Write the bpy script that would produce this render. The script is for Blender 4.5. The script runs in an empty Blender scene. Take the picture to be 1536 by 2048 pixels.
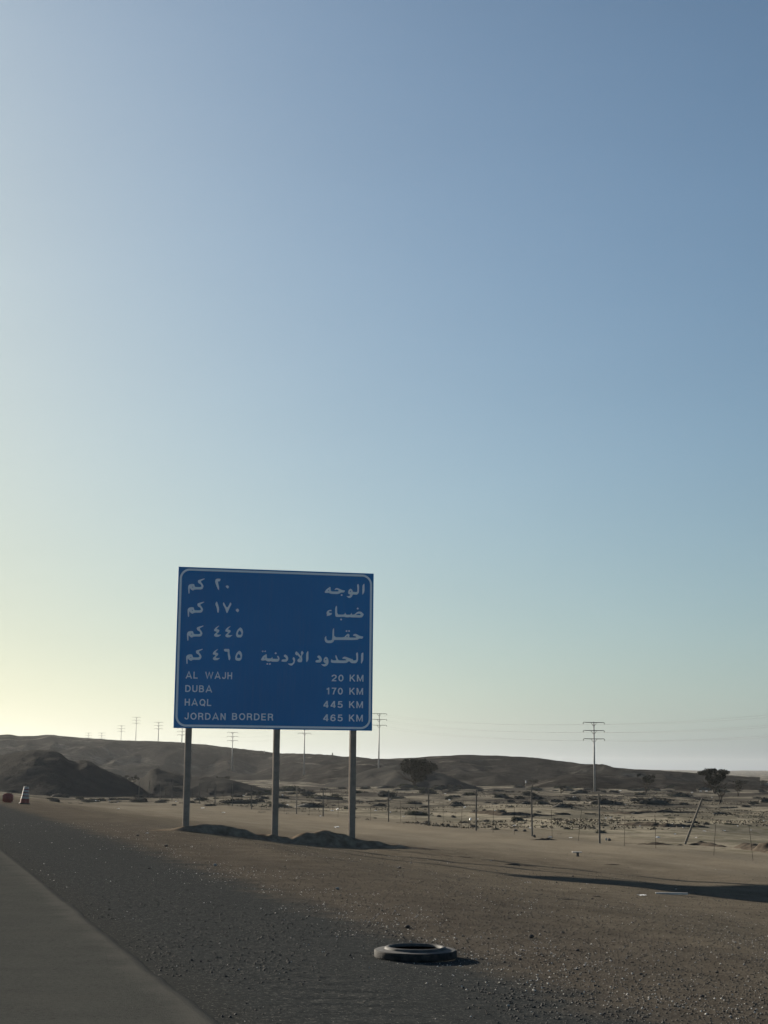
import bpy, math, random
import numpy as np
from mathutils import Vector, Matrix

rnd = random.Random(7)
rng = np.random.default_rng(11)
sc = bpy.context.scene
COL = sc.collection
R = math.radians

# ------------------------------------------------------------------ camera
EYE = 1.8
FPX = 3076.0                       # focal length in photograph pixels (1536 wide)
PITCH, ROLL = R(9.42), 0.0093
_F = np.array([0, math.cos(PITCH), math.sin(PITCH)])
_U = np.array([0, -math.sin(PITCH), math.cos(PITCH)])
_X = np.array([1.0, 0, 0])
_r = _X * math.cos(ROLL) + _U * math.sin(ROLL)
_u = -_X * math.sin(ROLL) + _U * math.cos(ROLL)
cam = bpy.data.cameras.new('camera')
cam.sensor_fit = 'HORIZONTAL'
cam.sensor_width = 36.0
cam.lens = FPX / 1536 * 36
cam.clip_start = 0.1
cam.clip_end = 20000
camo = bpy.data.objects.new('camera', cam)
COL.objects.link(camo)
camo.matrix_world = Matrix(((_r[0], _u[0], -_F[0], 0), (_r[1], _u[1], -_F[1], 0),
                            (_r[2], _u[2], -_F[2], EYE), (0, 0, 0, 1)))
sc.camera = camo

# ------------------------------------------------------------------ light
SUN_AZ, SUN_EL = R(39.5), R(14)    # azimuth to the left of +Y
SUN = Vector((-math.sin(SUN_AZ) * math.cos(SUN_EL), math.cos(SUN_AZ) * math.cos(SUN_EL), math.sin(SUN_EL)))
wd = bpy.data.worlds.new('World')
sc.world = wd
wd.use_nodes = True
nt = wd.node_tree
nt.nodes.clear()
sky = nt.nodes.new('ShaderNodeTexSky')
sky.sky_type = 'NISHITA'
sky.sun_disc = False
sky.sun_elevation = SUN_EL
sky.sun_rotation = -SUN_AZ
sky.altitude = 0
sky.air_density = 1.0
sky.dust_density = 2.0
sky.ozone_density = 2.0
bg = nt.nodes.new('ShaderNodeBackground')
bg.inputs['Strength'].default_value = 0.08 / 2 ** 1.1 * 0.985
wo = nt.nodes.new('ShaderNodeOutputWorld')
def wmath(op, a, b=None):
    n = nt.nodes.new('ShaderNodeMath'); n.operation = op
    for i, v in enumerate((a, b)):
        if v is None: continue
        if isinstance(v, (int, float)): n.inputs[i].default_value = v
        else: nt.links.new(v, n.inputs[i])
    return n.outputs[0]
# dusty air: the sky is paler and greyer towards the horizon and rolls off near the sun
bw = nt.nodes.new('ShaderNodeRGBToBW'); nt.links.new(sky.outputs[0], bw.inputs[0])
lum = wmath('MULTIPLY', bw.outputs[0], 0.08)
roll = wmath('POWER', wmath('ADD', wmath('POWER', wmath('DIVIDE', lum, .49), 2.0), 1.0), -.6)
fac = wmath('MULTIPLY', wmath('POWER', lum, .2), roll)
tcw = nt.nodes.new('ShaderNodeTexCoord')
mpw = nt.nodes.new('ShaderNodeMapping'); mpw.inputs['Scale'].default_value = (1.0, 1.0, 3.2); mpw.inputs['Rotation'].default_value = (.2, .45, .3)
nzw = nt.nodes.new('ShaderNodeTexNoise'); nzw.inputs['Scale'].default_value = 2.6; nzw.inputs['Detail'].default_value = 4
nt.links.new(tcw.outputs['Generated'], mpw.inputs[0]); nt.links.new(mpw.outputs[0], nzw.inputs['Vector'])
fac = wmath('MULTIPLY', fac, wmath('ADD', wmath('MULTIPLY', nzw.outputs[0], .12), .94))   # faint veils of dust
spw = nt.nodes.new('ShaderNodeSeparateXYZ')
nt.links.new(tcw.outputs['Generated'], spw.inputs[0])
hz = wmath('EXPONENT', wmath('MULTIPLY', wmath('MAXIMUM', spw.outputs[2], 0.0), -20.0))
cmb = nt.nodes.new('ShaderNodeCombineXYZ')
for i, (a_, b_) in enumerate(((.485, .28), (.640, .56), (.705, 1.20))):
    g = wmath('EXPONENT', wmath('ADD', wmath('MULTIPLY', hz, b_), a_))
    nt.links.new(wmath('MULTIPLY', g, fac), cmb.inputs[i])
vm = nt.nodes.new('ShaderNodeVectorMath'); vm.operation = 'MULTIPLY'
nt.links.new(sky.outputs[0], vm.inputs[0]); nt.links.new(cmb.outputs[0], vm.inputs[1])
nt.links.new(vm.outputs[0], bg.inputs[0])
nt.links.new(bg.outputs[0], wo.inputs[0])
EXPO = 1.1
HAZE = 0.00008
sl = bpy.data.lights.new('sun', 'SUN')
sl.energy = 5.0
sl.angle = R(0.6)
sl.color = (1.0, 0.9, 0.76)
so = bpy.data.objects.new('sun', sl)
so.rotation_euler = SUN.to_track_quat('Z', 'Y').to_euler()
so.location = (0, 0, 60)
COL.objects.link(so)
sc.view_settings.view_transform = 'Standard'
sc.view_settings.look = 'None'
sc.view_settings.exposure = EXPO
sc.view_settings.gamma = 1.0
sc.view_settings.use_curve_mapping = False
sc.cycles.max_bounces = 4

# ------------------------------------------------------------------ helpers
def ray(px, py):
    return _F * FPX + _r * (px - 768) - _u * (py - 1024)

def at(px, py, D):
    """point on the sight line of a photo pixel at forward distance D"""
    d = ray(px, py)
    p = d * (D / d[1])
    return np.array([p[0], p[1], p[2] + EYE])

def hsh(ix, iy, seed):
    h = (ix.astype(np.int64) * 374761393 + iy.astype(np.int64) * 668265263 + seed * 974634777) & 0x7fffffff
    h = ((h ^ (h >> 13)) * 1274126177) & 0x7fffffff
    return ((h ^ (h >> 16)) & 0xffff) / 65535.0

def vnoise(x, y, seed=0):
    x = np.asarray(x, float); y = np.asarray(y, float)
    ix = np.floor(x); iy = np.floor(y)
    fx = x - ix; fy = y - iy
    fx = fx * fx * (3 - 2 * fx); fy = fy * fy * (3 - 2 * fy)
    a = hsh(ix, iy, seed); b = hsh(ix + 1, iy, seed); c = hsh(ix, iy + 1, seed); d = hsh(ix + 1, iy + 1, seed)
    return (a * (1 - fx) + b * fx) * (1 - fy) + (c * (1 - fx) + d * fx) * fy - 0.5

def fbm(x, y, wl, octv=4, seed=0):
    s = 0; a = 1.0
    for i in range(octv):
        s = s + a * vnoise(x / wl + 17.3 * i, y / wl - 9.1 * i, seed + i)
        a *= 0.5; wl *= 0.5
    return s

RA = R(17.36)                       # the road runs this far to the left of +Y
CA, SA = math.cos(RA), math.sin(RA)
def ls(x, y): return x * CA + y * SA, -x * SA + y * CA
def xy(l, s): return l * CA - s * SA, l * SA + s * CA

_PL = [-400, -14, -12.2, 1.6, 2.12, 3.0, 5.3, 8.4, 13.6, 18, 22, 24.0, 25.2, 27, 40, 4000]
_PZ = [-.5, -.4, -.06, -.04, -.0065, -.012, -.04, -.12, -.62, -.82, -.86, -.80, -.84, -.90, -.98, -.98]
def drop(s):
    s = np.asarray(s, float)
    return -.006 * (np.clip(s - 40, 0, 300)) - .002 * np.clip(s - 340, 0, 800)
def base_z(x, y):
    l, s = ls(np.asarray(x, float), np.asarray(y, float))
    return np.interp(l, _PL, _PZ) + drop(s)
def ground_z(x, y):
    x = np.asarray(x, float); y = np.asarray(y, float)
    l, s = ls(x, y)
    z = np.interp(l, _PL, _PZ) + drop(s)
    w1 = np.clip((l - 5.0) / 3, 0, 1)
    w2 = np.clip((l - 20) / 15, 0, 1)
    z = z + w1 * .05 * fbm(x, y, 2.2, 3, 3) + w1 * .10 * fbm(l * 1.0, s * .25, 3.0, 2, 5)
    z = z + w2 * .55 * fbm(x, y, 14, 3, 8) + w2 * np.clip((s - 90) / 80, 0, 1) * 1.1 * fbm(x, y, 32, 3, 21)
    z = z + np.clip(-(l + 14) / 6, 0, 1) * .5 * fbm(x, y, 11, 3, 31)
    return z
def gz(x, y): return float(ground_z(x, y))
def hit(px, py):
    d = ray(px, py); t = 2.4 / -d[2] if d[2] < -1 else 0.2
    for _ in range(40):
        t2 = (gz(d[0] * t, d[1] * t) - EYE) / min(d[2], -1.0)
        t = .5 * t + .5 * t2
    return np.array([d[0] * t, d[1] * t, gz(d[0] * t, d[1] * t)])

def tag(o, label=None, cat=None, group=None, kind=None):
    if label: o['label'] = label
    if cat: o['category'] = cat
    if group: o['group'] = group
    if kind: o['kind'] = kind
    return o
def empty(name, loc, rz=0):
    o = bpy.data.objects.new(name, None)
    o.empty_display_size = .2
    o.location = loc; o.rotation_euler = (0, 0, rz)
    COL.objects.link(o)
    return o
def link(name, me, parent=None, mat=None):
    o = bpy.data.objects.new(name, me)
    COL.objects.link(o)
    if mat is not None:
        me.materials.clear(); me.materials.append(mat)
    if parent is not None: o.parent = parent
    return o
def copy_tree(o, parent=None):
    c = o.copy(); COL.objects.link(c)
    if parent is not None: c.parent = parent
    for ch in list(o.children): copy_tree(ch, c)
    return c

class MB:
    """collects vertices and faces and links them as one mesh object"""
    def __init__(s): s.v = []; s.f = []
    def add(s, v, f):
        n = len(s.v); s.v.extend([tuple(map(float, p)) for p in v]); s.f.extend([tuple(i + n for i in q) for q in f])
    def box(s, c, d, rz=0):
        x, y, z = d[0] / 2, d[1] / 2, d[2] / 2
        cr, sr = math.cos(rz), math.sin(rz)
        v = []
        for dx, dy, dz in ((-x, -y, -z), (x, -y, -z), (x, y, -z), (-x, y, -z), (-x, -y, z), (x, -y, z), (x, y, z), (-x, y, z)):
            v.append((c[0] + dx * cr - dy * sr, c[1] + dx * sr + dy * cr, c[2] + dz))
        s.add(v, [(0, 3, 2, 1), (4, 5, 6, 7), (0, 1, 5, 4), (1, 2, 6, 5), (2, 3, 7, 6), (3, 0, 4, 7)])
    def tube(s, pts, rad, n=6, cap=True):
        pts = [Vector(p) for p in pts]
        if not hasattr(rad, '__len__'): rad = [rad] * len(pts)
        rings = []
        for i, p in enumerate(pts):
            t = (pts[min(i + 1, len(pts) - 1)] - pts[max(i - 1, 0)]).normalized()
            a = t.cross(Vector((0, 0, 1)))
            if a.length < 1e-3: a = Vector((1, 0, 0))
            a.normalize(); b = t.cross(a)
            rings.append([p + (a * math.cos(k * 2 * math.pi / n) + b * math.sin(k * 2 * math.pi / n)) * rad[i] for k in range(n)])
        v = [q for r_ in rings for q in r_]; f = []
        for i in range(len(pts) - 1):
            for k in range(n):
                k2 = (k + 1) % n
                f.append((i * n + k, (i + 1) * n + k, (i + 1) * n + k2, i * n + k2))
        if cap:
            f.append(tuple(range(n))); f.append(tuple(range((len(pts) - 1) * n, len(pts) * n))[::-1])
        s.add(v, f)
    def lathe(s, prof, n=32, c=(0, 0, 0), closed=False):
        v = []; f = []
        for (r_, z) in prof:
            for k in range(n):
                a = k * 2 * math.pi / n
                v.append((c[0] + r_ * math.cos(a), c[1] + r_ * math.sin(a), c[2] + z))
        m = len(prof)
        for i in range(m if closed else m - 1):
            j = (i + 1) % m
            for k in range(n):
                k2 = (k + 1) % n
                f.append((i * n + k, i * n + k2, j * n + k2, j * n + k))
        s.add(v, f)
    def mesh(s, name, smooth=False):
        me = bpy.data.meshes.new(name)
        me.from_pydata(s.v, [], s.f)
        if smooth: me.polygons.foreach_set('use_smooth', [True] * len(me.polygons))
        me.update()
        return me
    def build(s, name, mat, parent=None, smooth=False):
        return link(name, s.mesh(name, smooth), parent, mat)

def np_mesh(name, V, Fq, smooth=True):
    me = bpy.data.meshes.new(name)
    V = np.ascontiguousarray(V, np.float32); Fq = np.ascontiguousarray(Fq, np.int32)
    k = Fq.shape[1]
    me.vertices.add(len(V)); me.vertices.foreach_set('co', V.ravel())
    me.loops.add(Fq.size); me.loops.foreach_set('vertex_index', Fq.ravel())
    me.polygons.add(len(Fq))
    me.polygons.foreach_set('loop_start', np.arange(0, Fq.size, k, dtype=np.int32))
    me.polygons.foreach_set('loop_total', np.full(len(Fq), k, np.int32))
    if smooth: me.polygons.foreach_set('use_smooth', np.ones(len(Fq), bool))
    me.update(calc_edges=True); me.validate()
    return me
def grid_faces(n, m, wrap=False):
    i = np.arange(n - 1)[:, None]; j = np.arange(m if wrap else m - 1)[None, :]
    j2 = (j + 1) % m
    return np.stack([i * m + j, (i + 1) * m + j, (i + 1) * m + j2, i * m + j2], -1).reshape(-1, 4)

# ------------------------------------------------------------------ materials
class NT:
    def __init__(s, name):
        s.m = bpy.data.materials.new(name); s.m.use_nodes = True
        s.t = s.m.node_tree
        s.b = s.t.nodes['Principled BSDF']
        s.tc = s.t.nodes.new('ShaderNodeTexCoord')
    def node(s, typ, **kw):
        n = s.t.nodes.new(typ)
        for k, v in kw.items(): setattr(n, k, v)
        return n
    def lk(s, a, b): s.t.links.new(a, b)
    def noise(s, scale, detail=4, rough=.55, vec=None, dist=0):
        n = s.node('ShaderNodeTexNoise')
        n.inputs['Scale'].default_value = scale; n.inputs['Detail'].default_value = detail
        n.inputs['Roughness'].default_value = rough; n.inputs['Distortion'].default_value = dist
        s.lk(vec if vec is not None else s.tc.outputs['Object'], n.inputs['Vector'])
        return n.outputs[0]
    def ramp(s, fac, a, b, ca=(0, 0, 0, 1), cb=(1, 1, 1, 1)):
        if a > b: a, b, ca, cb = b, a, cb, ca
        n = s.node('ShaderNodeValToRGB')
        n.color_ramp.elements[0].position = a; n.color_ramp.elements[1].position = b
        n.color_ramp.elements[0].color = ca; n.color_ramp.elements[1].color = cb
        s.lk(fac, n.inputs[0]); return n.outputs[0]
    def mix(s, fac, a, b):
        n = s.node('ShaderNodeMix', data_type='RGBA')
        for sock, val in ((n.inputs[0], fac), (n.inputs[6], a), (n.inputs[7], b)):
            if isinstance(val, (int, float)): sock.default_value = val
            elif isinstance(val, tuple): sock.default_value = (*val, 1) if len(val) == 3 else val
            else: s.lk(val, sock)
        return n.outputs[2]
    def math(s, op, a, b=None, c=None, clamp=False):
        n = s.node('ShaderNodeMath', operation=op, use_clamp=clamp)
        for i, val in enumerate((a, b, c)):
            if val is None: continue
            if isinstance(val, (int, float)): n.inputs[i].default_value = val
            else: s.lk(val, n.inputs[i])
        return n.outputs[0]
    def smooth(s, x, lo, hi):
        n = s.node('ShaderNodeMapRange', interpolation_type='SMOOTHSTEP')
        s.lk(x, n.inputs[0]); n.inputs[1].default_value = lo; n.inputs[2].default_value = hi
        return n.outputs[0]
    def bump(s, h, strength, dist):
        n = s.node('ShaderNodeBump'); n.inputs['Strength'].default_value = strength; n.inputs['Distance'].default_value = dist
        s.lk(h, n.inputs['Height']); s.lk(n.outputs[0], s.b.inputs['Normal'])
        return n
    def out(s, col=None, rough=.9, spec=.2, metal=0):
        if col is not None:
            if isinstance(col, tuple): s.b.inputs['Base Color'].default_value = (*col, 1)
            else: s.lk(col, s.b.inputs['Base Color'])
        if isinstance(rough, (int, float)): s.b.inputs['Roughness'].default_value = rough
        else: s.lk(rough, s.b.inputs['Roughness'])
        s.b.inputs['Specular IOR Level'].default_value = spec
        s.b.inputs['Metallic'].default_value = metal
        return s.m
def simple(name, c1, c2, scale=6, rough=.85, spec=.2, metal=0, bump=0, bscale=40):
    n = NT(name)
    col = n.mix(n.ramp(n.noise(scale), .35, .65), c1, c2)
    if bump: n.bump(n.noise(bscale, 3), bump, .01)
    return n.out(col, rough, spec, metal)

def ground_material():
    n = NT('desert_ground')
    sep = n.node('ShaderNodeSeparateXYZ'); n.lk(n.tc.outputs['Object'], sep.inputs[0])
    X, Y = sep.outputs[0], sep.outputs[1]
    L = n.math('ADD', n.math('MULTIPLY', X, CA), n.math('MULTIPLY', Y, SA))
    S = n.math('SUBTRACT', n.math('MULTIPLY', Y, CA), n.math('MULTIPLY', X, SA))
    com = n.node('ShaderNodeCombineXYZ'); n.lk(L, com.inputs[0]); n.lk(n.math('MULTIPLY', S, .22), com.inputs[1])
    streak = com.outputs[0]
    big = n.noise(.9, 5, .6, streak)             # long patches along the road
    fine = n.noise(9, 5, .65)
    mid = n.noise(1.6, 5, .6)
    grit = n.noise(60, 3, .7)
    # dark tarry shoulder
    dark = n.mix(n.ramp(fine, .35, .7), (.033, .036, .036), (.046, .049, .048))
    dark = n.mix(n.ramp(grit, .60, .72), dark, (.11, .108, .10))
    # brown gravel bank
    brown = n.mix(n.ramp(mid, .3, .7), (.066, .056, .045), (.102, .088, .070))
    bank = n.mix(n.ramp(mid, .3, .7), (.102, .086, .064), (.150, .128, .097))
    brown = n.mix(n.smooth(n.math('ADD', L, n.math('MULTIPLY', n.math('SUBTRACT', big, .5), 6)), 5.5, 12), brown, bank)
    brown = n.mix(n.ramp(grit, .6, .74), brown, (.15, .135, .115))
    brown = n.mix(n.math('MULTIPLY', n.ramp(fine, .38, .30), .45), brown, (.04, .035, .03))
    mott = n.noise(16, 6, .8)
    dark = n.mix(n.math('MULTIPLY', n.ramp(mott, .46, .68), .5), dark, (.075, .077, .074))
    dark = n.mix(n.math('MULTIPLY', n.smooth(n.math('ADD', L, n.math('MULTIPLY', n.math('SUBTRACT', fine, .5), .9)), 2.95, 2.35), .7), dark, (.045, .046, .043))
    # graded sand
    sand = n.mix(n.ramp(big, .3, .7), (.175, .150, .112), (.225, .195, .147))
    sand = n.mix(n.math('MULTIPLY', n.ramp(fine, .5, .7), .5), sand, (.13, .11, .082))
    # plain beyond the fence
    far1 = n.noise(.16, 6, .62)
    plain = n.mix(n.ramp(far1, .40, .58), (.34, .298, .222), (.150, .136, .104))
    plain = n.mix(n.ramp(mid, .50, .64), plain, (.125, .118, .080))
    gravelly = n.mix(n.ramp(n.noise(.09, 7, .68, dist=.6), .47, .60), (.062, .057, .050), (.26, .232, .178))
    Lj = n.math('ADD', L, n.math('MULTIPLY', n.math('SUBTRACT', mid, .5), 1.6))
    c = n.mix(n.smooth(Lj, 4.9, 6.0), dark, brown)
    e = n.math('ADD', L, n.math('MULTIPLY', n.math('SUBTRACT', S, 45), .17))
    e = n.math('ADD', e, n.math('MULTIPLY', n.math('SUBTRACT', big, .5), 7))
    c = n.mix(n.smooth(e, 16, 24), c, sand)
    f = n.math('ADD', L, n.math('MULTIPLY', n.math('SUBTRACT', mid, .5), 5))
    c = n.mix(n.smooth(f, 25, 33), c, plain)
    c = n.mix(n.smooth(n.math('ADD', Y, n.math('MULTIPLY', n.math('SUBTRACT', far1, .5), 120)), 85, 175), c, gravelly)
    c = n.mix(n.math('MULTIPLY', n.ramp(mott, .44, .32), .45), c, (.030, .027, .024))
    c = n.mix(n.math('MULTIPLY', n.ramp(mott, .56, .70), .35), c, (.17, .153, .125))
    pep = n.noise(34, 3, .75)
    c = n.mix(n.math('MULTIPLY', n.ramp(pep, .60, .68), .55), c, (.30, .28, .24))
    c = n.mix(n.math('MULTIPLY', n.ramp(pep, .40, .33), .6), c, (.028, .026, .024))
    h = n.math('ADD', n.math('MULTIPLY', fine, .6), n.math('MULTIPLY', grit, .4))
    rum = n.math('MULTIPLY', n.math('SINE', n.math('MULTIPLY', n.math('ADD', Y, n.math('MULTIPLY', mid, .5)), 15.0)),
                 n.math('MULTIPLY', n.smooth(n.math('ABSOLUTE', n.math('SUBTRACT', L, 3.5)), .55, .2), n.math('MULTIPLY', n.smooth(Y, 10.0, 11.5), n.smooth(Y, 15.5, 13.5))))
    h = n.math('ADD', h, n.math('MULTIPLY', rum, .40))
    n.bump(h, .35, .03)
    return n.out(c, 1.0, .0)

def asphalt_material():
    n = NT('asphalt')
    fine = n.noise(70, 3, .7); mid = n.noise(2.0, 4, .6); sp = n.noise(140, 2, .6)
    c = n.mix(n.ramp(mid, .3, .7), (.056, .058, .053), (.075, .077, .069))
    c = n.mix(n.math('MULTIPLY', n.ramp(fine, .4, .7), .5), c, (.034, .034, .031))
    spk = n.noise(22, 6, .8)
    c = n.mix(n.math('MULTIPLY', n.ramp(spk, .40, .64), .55), c, (.095, .094, .085))
    c = n.mix(n.math('MULTIPLY', n.ramp(spk, .44, .34), .5), c, (.024, .024, .023))
    c = n.mix(n.ramp(sp, .66, .74), c, (.20, .19, .175))
    worn = n.noise(.45, 5, .65)
    c = n.mix(n.math('MULTIPLY', n.ramp(worn, .50, .66), .35), c, (.078, .076, .068))
    sep = n.node('ShaderNodeSeparateXYZ'); n.lk(n.tc.outputs['Object'], sep.inputs[0])
    L = n.math('ADD', n.math('MULTIPLY', sep.outputs[0], CA), n.math('MULTIPLY', sep.outputs[1], SA))
    lip = n.smooth(n.math('ADD', L, n.math('MULTIPLY', n.math('SUBTRACT', mid, .5), .5)), 1.95, 2.25)
    c = n.mix(n.math('MULTIPLY', lip, .45), c, (.115, .109, .096))
    n.bump(fine, .8, .012)
    return n.out(c, 1.0, .0)

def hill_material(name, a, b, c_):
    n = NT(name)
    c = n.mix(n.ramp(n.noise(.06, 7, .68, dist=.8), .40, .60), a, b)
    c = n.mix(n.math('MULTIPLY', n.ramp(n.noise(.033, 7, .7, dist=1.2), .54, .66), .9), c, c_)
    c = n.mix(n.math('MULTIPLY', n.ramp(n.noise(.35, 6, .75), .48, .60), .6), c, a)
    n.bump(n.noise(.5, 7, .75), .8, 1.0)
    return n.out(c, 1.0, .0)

def sign_blue():
    n = NT('sign_blue')
    m = n.node('ShaderNodeMapping'); n.lk(n.tc.outputs['Object'], m.inputs[0]); m.inputs['Scale'].default_value = (3.5, 1, .25)
    c = n.mix(n.ramp(n.noise(.35, 3, .5), .35, .7), (.004, .165, .425), (.007, .190, .475))
    c = n.mix(n.math('MULTIPLY', n.ramp(n.noise(2.2, 5, .65, m.outputs[0]), .50, .75), .13), c, (.16, .24, .34))
    return n.out(c, .38, .4)

M = {
 'ground': ground_material(),
 'asphalt': asphalt_material(),
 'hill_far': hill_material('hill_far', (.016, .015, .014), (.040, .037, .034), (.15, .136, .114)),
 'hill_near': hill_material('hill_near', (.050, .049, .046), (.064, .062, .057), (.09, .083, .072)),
 'earth': simple('dark_earth', (.120, .090, .064), (.22, .174, .126), 4, 1.0, .0, 0, 1.0, 9),
 'bank_earth': simple('bank_earth', (.060, .050, .040), (.12, .10, .078), 3, 1.0, .0, 0, .8, 9),
 'blue': sign_blue(),
 'white': simple('sign_white', (.78, .82, .84), (.84, .87, .88), 2, .5, .4),
 'steel': simple('galvanised_post', (.185, .150, .120), (.245, .205, .165), 5, .55, .4, .3),
 'pole': simple('pole_steel', (.24, .24, .235), (.30, .30, .29), 2, .6, .3, .1),
 'pole_dark': simple('arm_steel', (.07, .07, .07), (.10, .10, .095), 2, .7, .2, .1),
 'concrete': simple('concrete', (.12, .11, .10), (.2, .19, .17), 4, .95),
 'wood': simple('weathered_post', (.12, .105, .088), (.19, .17, .14), 12, .9),
 'rust': simple('rusty_wire', (.06, .05, .04), (.09, .075, .06), 12, .95, .0),
 'tread': simple('tyre_tread', (.014, .014, .014), (.045, .044, .041), 11, .85, .15, 0, .4, 60),  # near black: shade on the front of the tyre put into the colour
 'rubber': simple('dusty_lit_rubber', (.050, .049, .046), (.085, .083, .077), 14, .75, .25, 0, .3, 60),  # dust plus rim light along the tyre top, both put into the colour
 'rock_dark': simple('dark_rock', (.045, .042, .04), (.08, .072, .065), 8, .9, .2, 0, .6, 20),
 'rock_pale': simple('pale_rock', (.26, .24, .21), (.38, .36, .32), 8, .9, .2, 0, .5, 20),
 'chips': simple('pale_chips', (.22, .21, .19), (.60, .58, .54), 45, .6, .4),
 'gravel_brown': simple('brown_gravel', (.065, .056, .046), (.13, .115, .094), 3, .9),
 'gravel_dark': simple('dark_gravel', (.036, .036, .035), (.065, .064, .06), 3, .8),
 'drum_white': simple('dusty_drum_white', (.28, .26, .235), (.38, .36, .33), 9, .6, .3),
 'plastic_white': simple('white_plastic', (.72, .72, .70), (.8, .8, .78), 6, .5, .4),
 'red': simple('faded_red_plastic', (.17, .030, .025), (.24, .05, .04), 8, .5, .4),
 'black': simple('black_rubber', (.02, .02, .02), (.035, .034, .033), 8, .7),
 'plank': simple('bleached_wood', (.45, .42, .38), (.58, .55, .5), 9, .85),
 'bark': simple('acacia_bark', (.065, .052, .042), (.10, .085, .07), 6, .95),
 'leaf_tree': simple('acacia_leaves', (.026, .027, .020), (.046, .045, .032), 1.5, .85),
 'leaf_green': simple('green_leaves', (.060, .066, .038), (.092, .096, .056), 2.5, .85),
 'leaf_dry': simple('dry_twigs', (.080, .064, .048), (.12, .10, .075), 2.5, .9),
 'leaf_grey': simple('grey_scrub', (.052, .049, .042), (.080, .075, .062), 2.5, .9),
 'cable': simple('cable_metal', (.22, .22, .22), (.3, .3, .3), 3, .5, .4, .3),
}

# ------------------------------------------------------------------ ground, road, hills
az = np.concatenate([np.arange(-180, -26, 2.0), np.arange(-26, 26.01, .2), np.arange(28, 180, 2.0)])
rad = [.4]
while rad[-1] < 5200: rad.append(rad[-1] * 1.017)
rad = np.array(rad)
AZ, RD = np.meshgrid(np.radians(az), rad)
GX, GY = RD * np.sin(AZ), RD * np.cos(AZ)
GZ = ground_z(GX, GY)
# low far rise that closes the plain at the horizon
far = np.clip((RD - 1800) / 2400, 0, 1)
GZ = GZ + far * far * (3 - 2 * far) * (6.5 + 4 * fbm(np.degrees(AZ), RD * 0, 3.0, 3, 77))
V = np.stack([GX, GY, GZ], -1).reshape(-1, 3)
V = np.vstack([V, [[0, 0, gz(0, 0)]]])
m_ = len(az)
Fq = grid_faces(len(rad), m_, True)
me = np_mesh('ground', V[:-1], Fq[:, ::-1])
tag(link('ground', me, None, M['ground']), kind='structure')

def build_road():
    ss = np.concatenate([np.arange(-80, 0, 4.0), np.arange(0, 60, .35), np.arange(60, 460, 4.0)])
    ll = np.array([-12, -8, -4, -2, 0, 1, 1.6, 2.0, 2.2, 2.3, 2.34])
    V = []
    for s in ss:
        j = .03 * float(fbm(s, 0., 1.7, 4, 9)) + .03 * float(fbm(s, 3., .35, 2, 10))
        for i, l in enumerate(ll):
            w = min(1, max(0, (l - 1.6) / .6))
            z = 0.0 - .008 * (2.3 - l) * 0 + float(drop(s)) + (.0 if i < 9 else (-.004 if i == 9 else -.05))
            x_, y_ = xy(l + j * w, s)
            V.append((x_, y_, z))
    me = np_mesh('road', np.array(V), grid_faces(len(ss), len(ll))[:, ::-1])
    return tag(link('road', me, None, M['asphalt']), kind='structure')
build_road()

HILLS = []
def hill(name, prof, dist, wf, wb, mat, amp, wl, seed, p=1.0, step=3.0):
    """a ridge whose crest runs through the given profile; dist may be a list like prof"""
    px = np.arange(prof[0][0], prof[-1][0] + .1, step)
    py = np.interp(px, [a[0] for a in prof], [a[1] for a in prof])
    k = np.ones(5) / 5
    pad = np.pad(py, 2, mode='edge'); py = np.convolve(pad, k, 'valid')
    D = np.interp(px, [a[0] for a in dist], [a[1] for a in dist])
    crest = np.array([at(a, b, d) for a, b, d in zip(px, py, D)])
    dirx = crest[:, 0] / D
    ts = np.linspace(-1, 1, 91)
    P = []
    for t in ts:
        y = D + (wf if t < 0 else wb) * t
        x = dirx * y
        b = base_z(x, y) - .9
        g = (.5 + .5 * math.cos(math.pi * t)) ** p
        top = crest[:, 2]
        ero = fbm(x, y, wl, 5, seed)
        rid = -np.abs(fbm(x * 1.6, y * .55, wl * .8, 3, seed + 40)) * 1.3
        env = math.sin(math.pi * min(1, (abs(t)) ** .8)) if abs(t) < 1 else 0
        P.append(np.stack([x, y, b + (top - b) * g + amp * (ero + rid) * env * np.clip((top - b) / 4, 0, 1) + amp * .05 * ero + amp * .10 * fbm(x, y, wl * .18, 3, seed + 7)], -1))
    P = np.array(P)
    me = np_mesh(name, P.reshape(-1, 3), grid_faces(len(ts), len(px))[:, ::-1])
    o = tag(link(name, me, None, M[mat]), kind='structure')
    HILLS.append(P)
    return o
def surface_z(x, y):
    """height of the highest surface (ground or hill) at x, y"""
    z = gz(x, y)
    for P in HILLS:
        Y = P[:, :, 1]; X = P[:, :, 0]
        d = (X - x) ** 2 + (Y - y) ** 2
        i = np.unravel_index(np.argmin(d), d.shape)
        if d[i] < 40 ** 2 and 0 < i[0] < P.shape[0] - 1 and 0 < i[1] < P.shape[1] - 1:
            z = max(z, float(P[i][2]))
    return z

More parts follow.
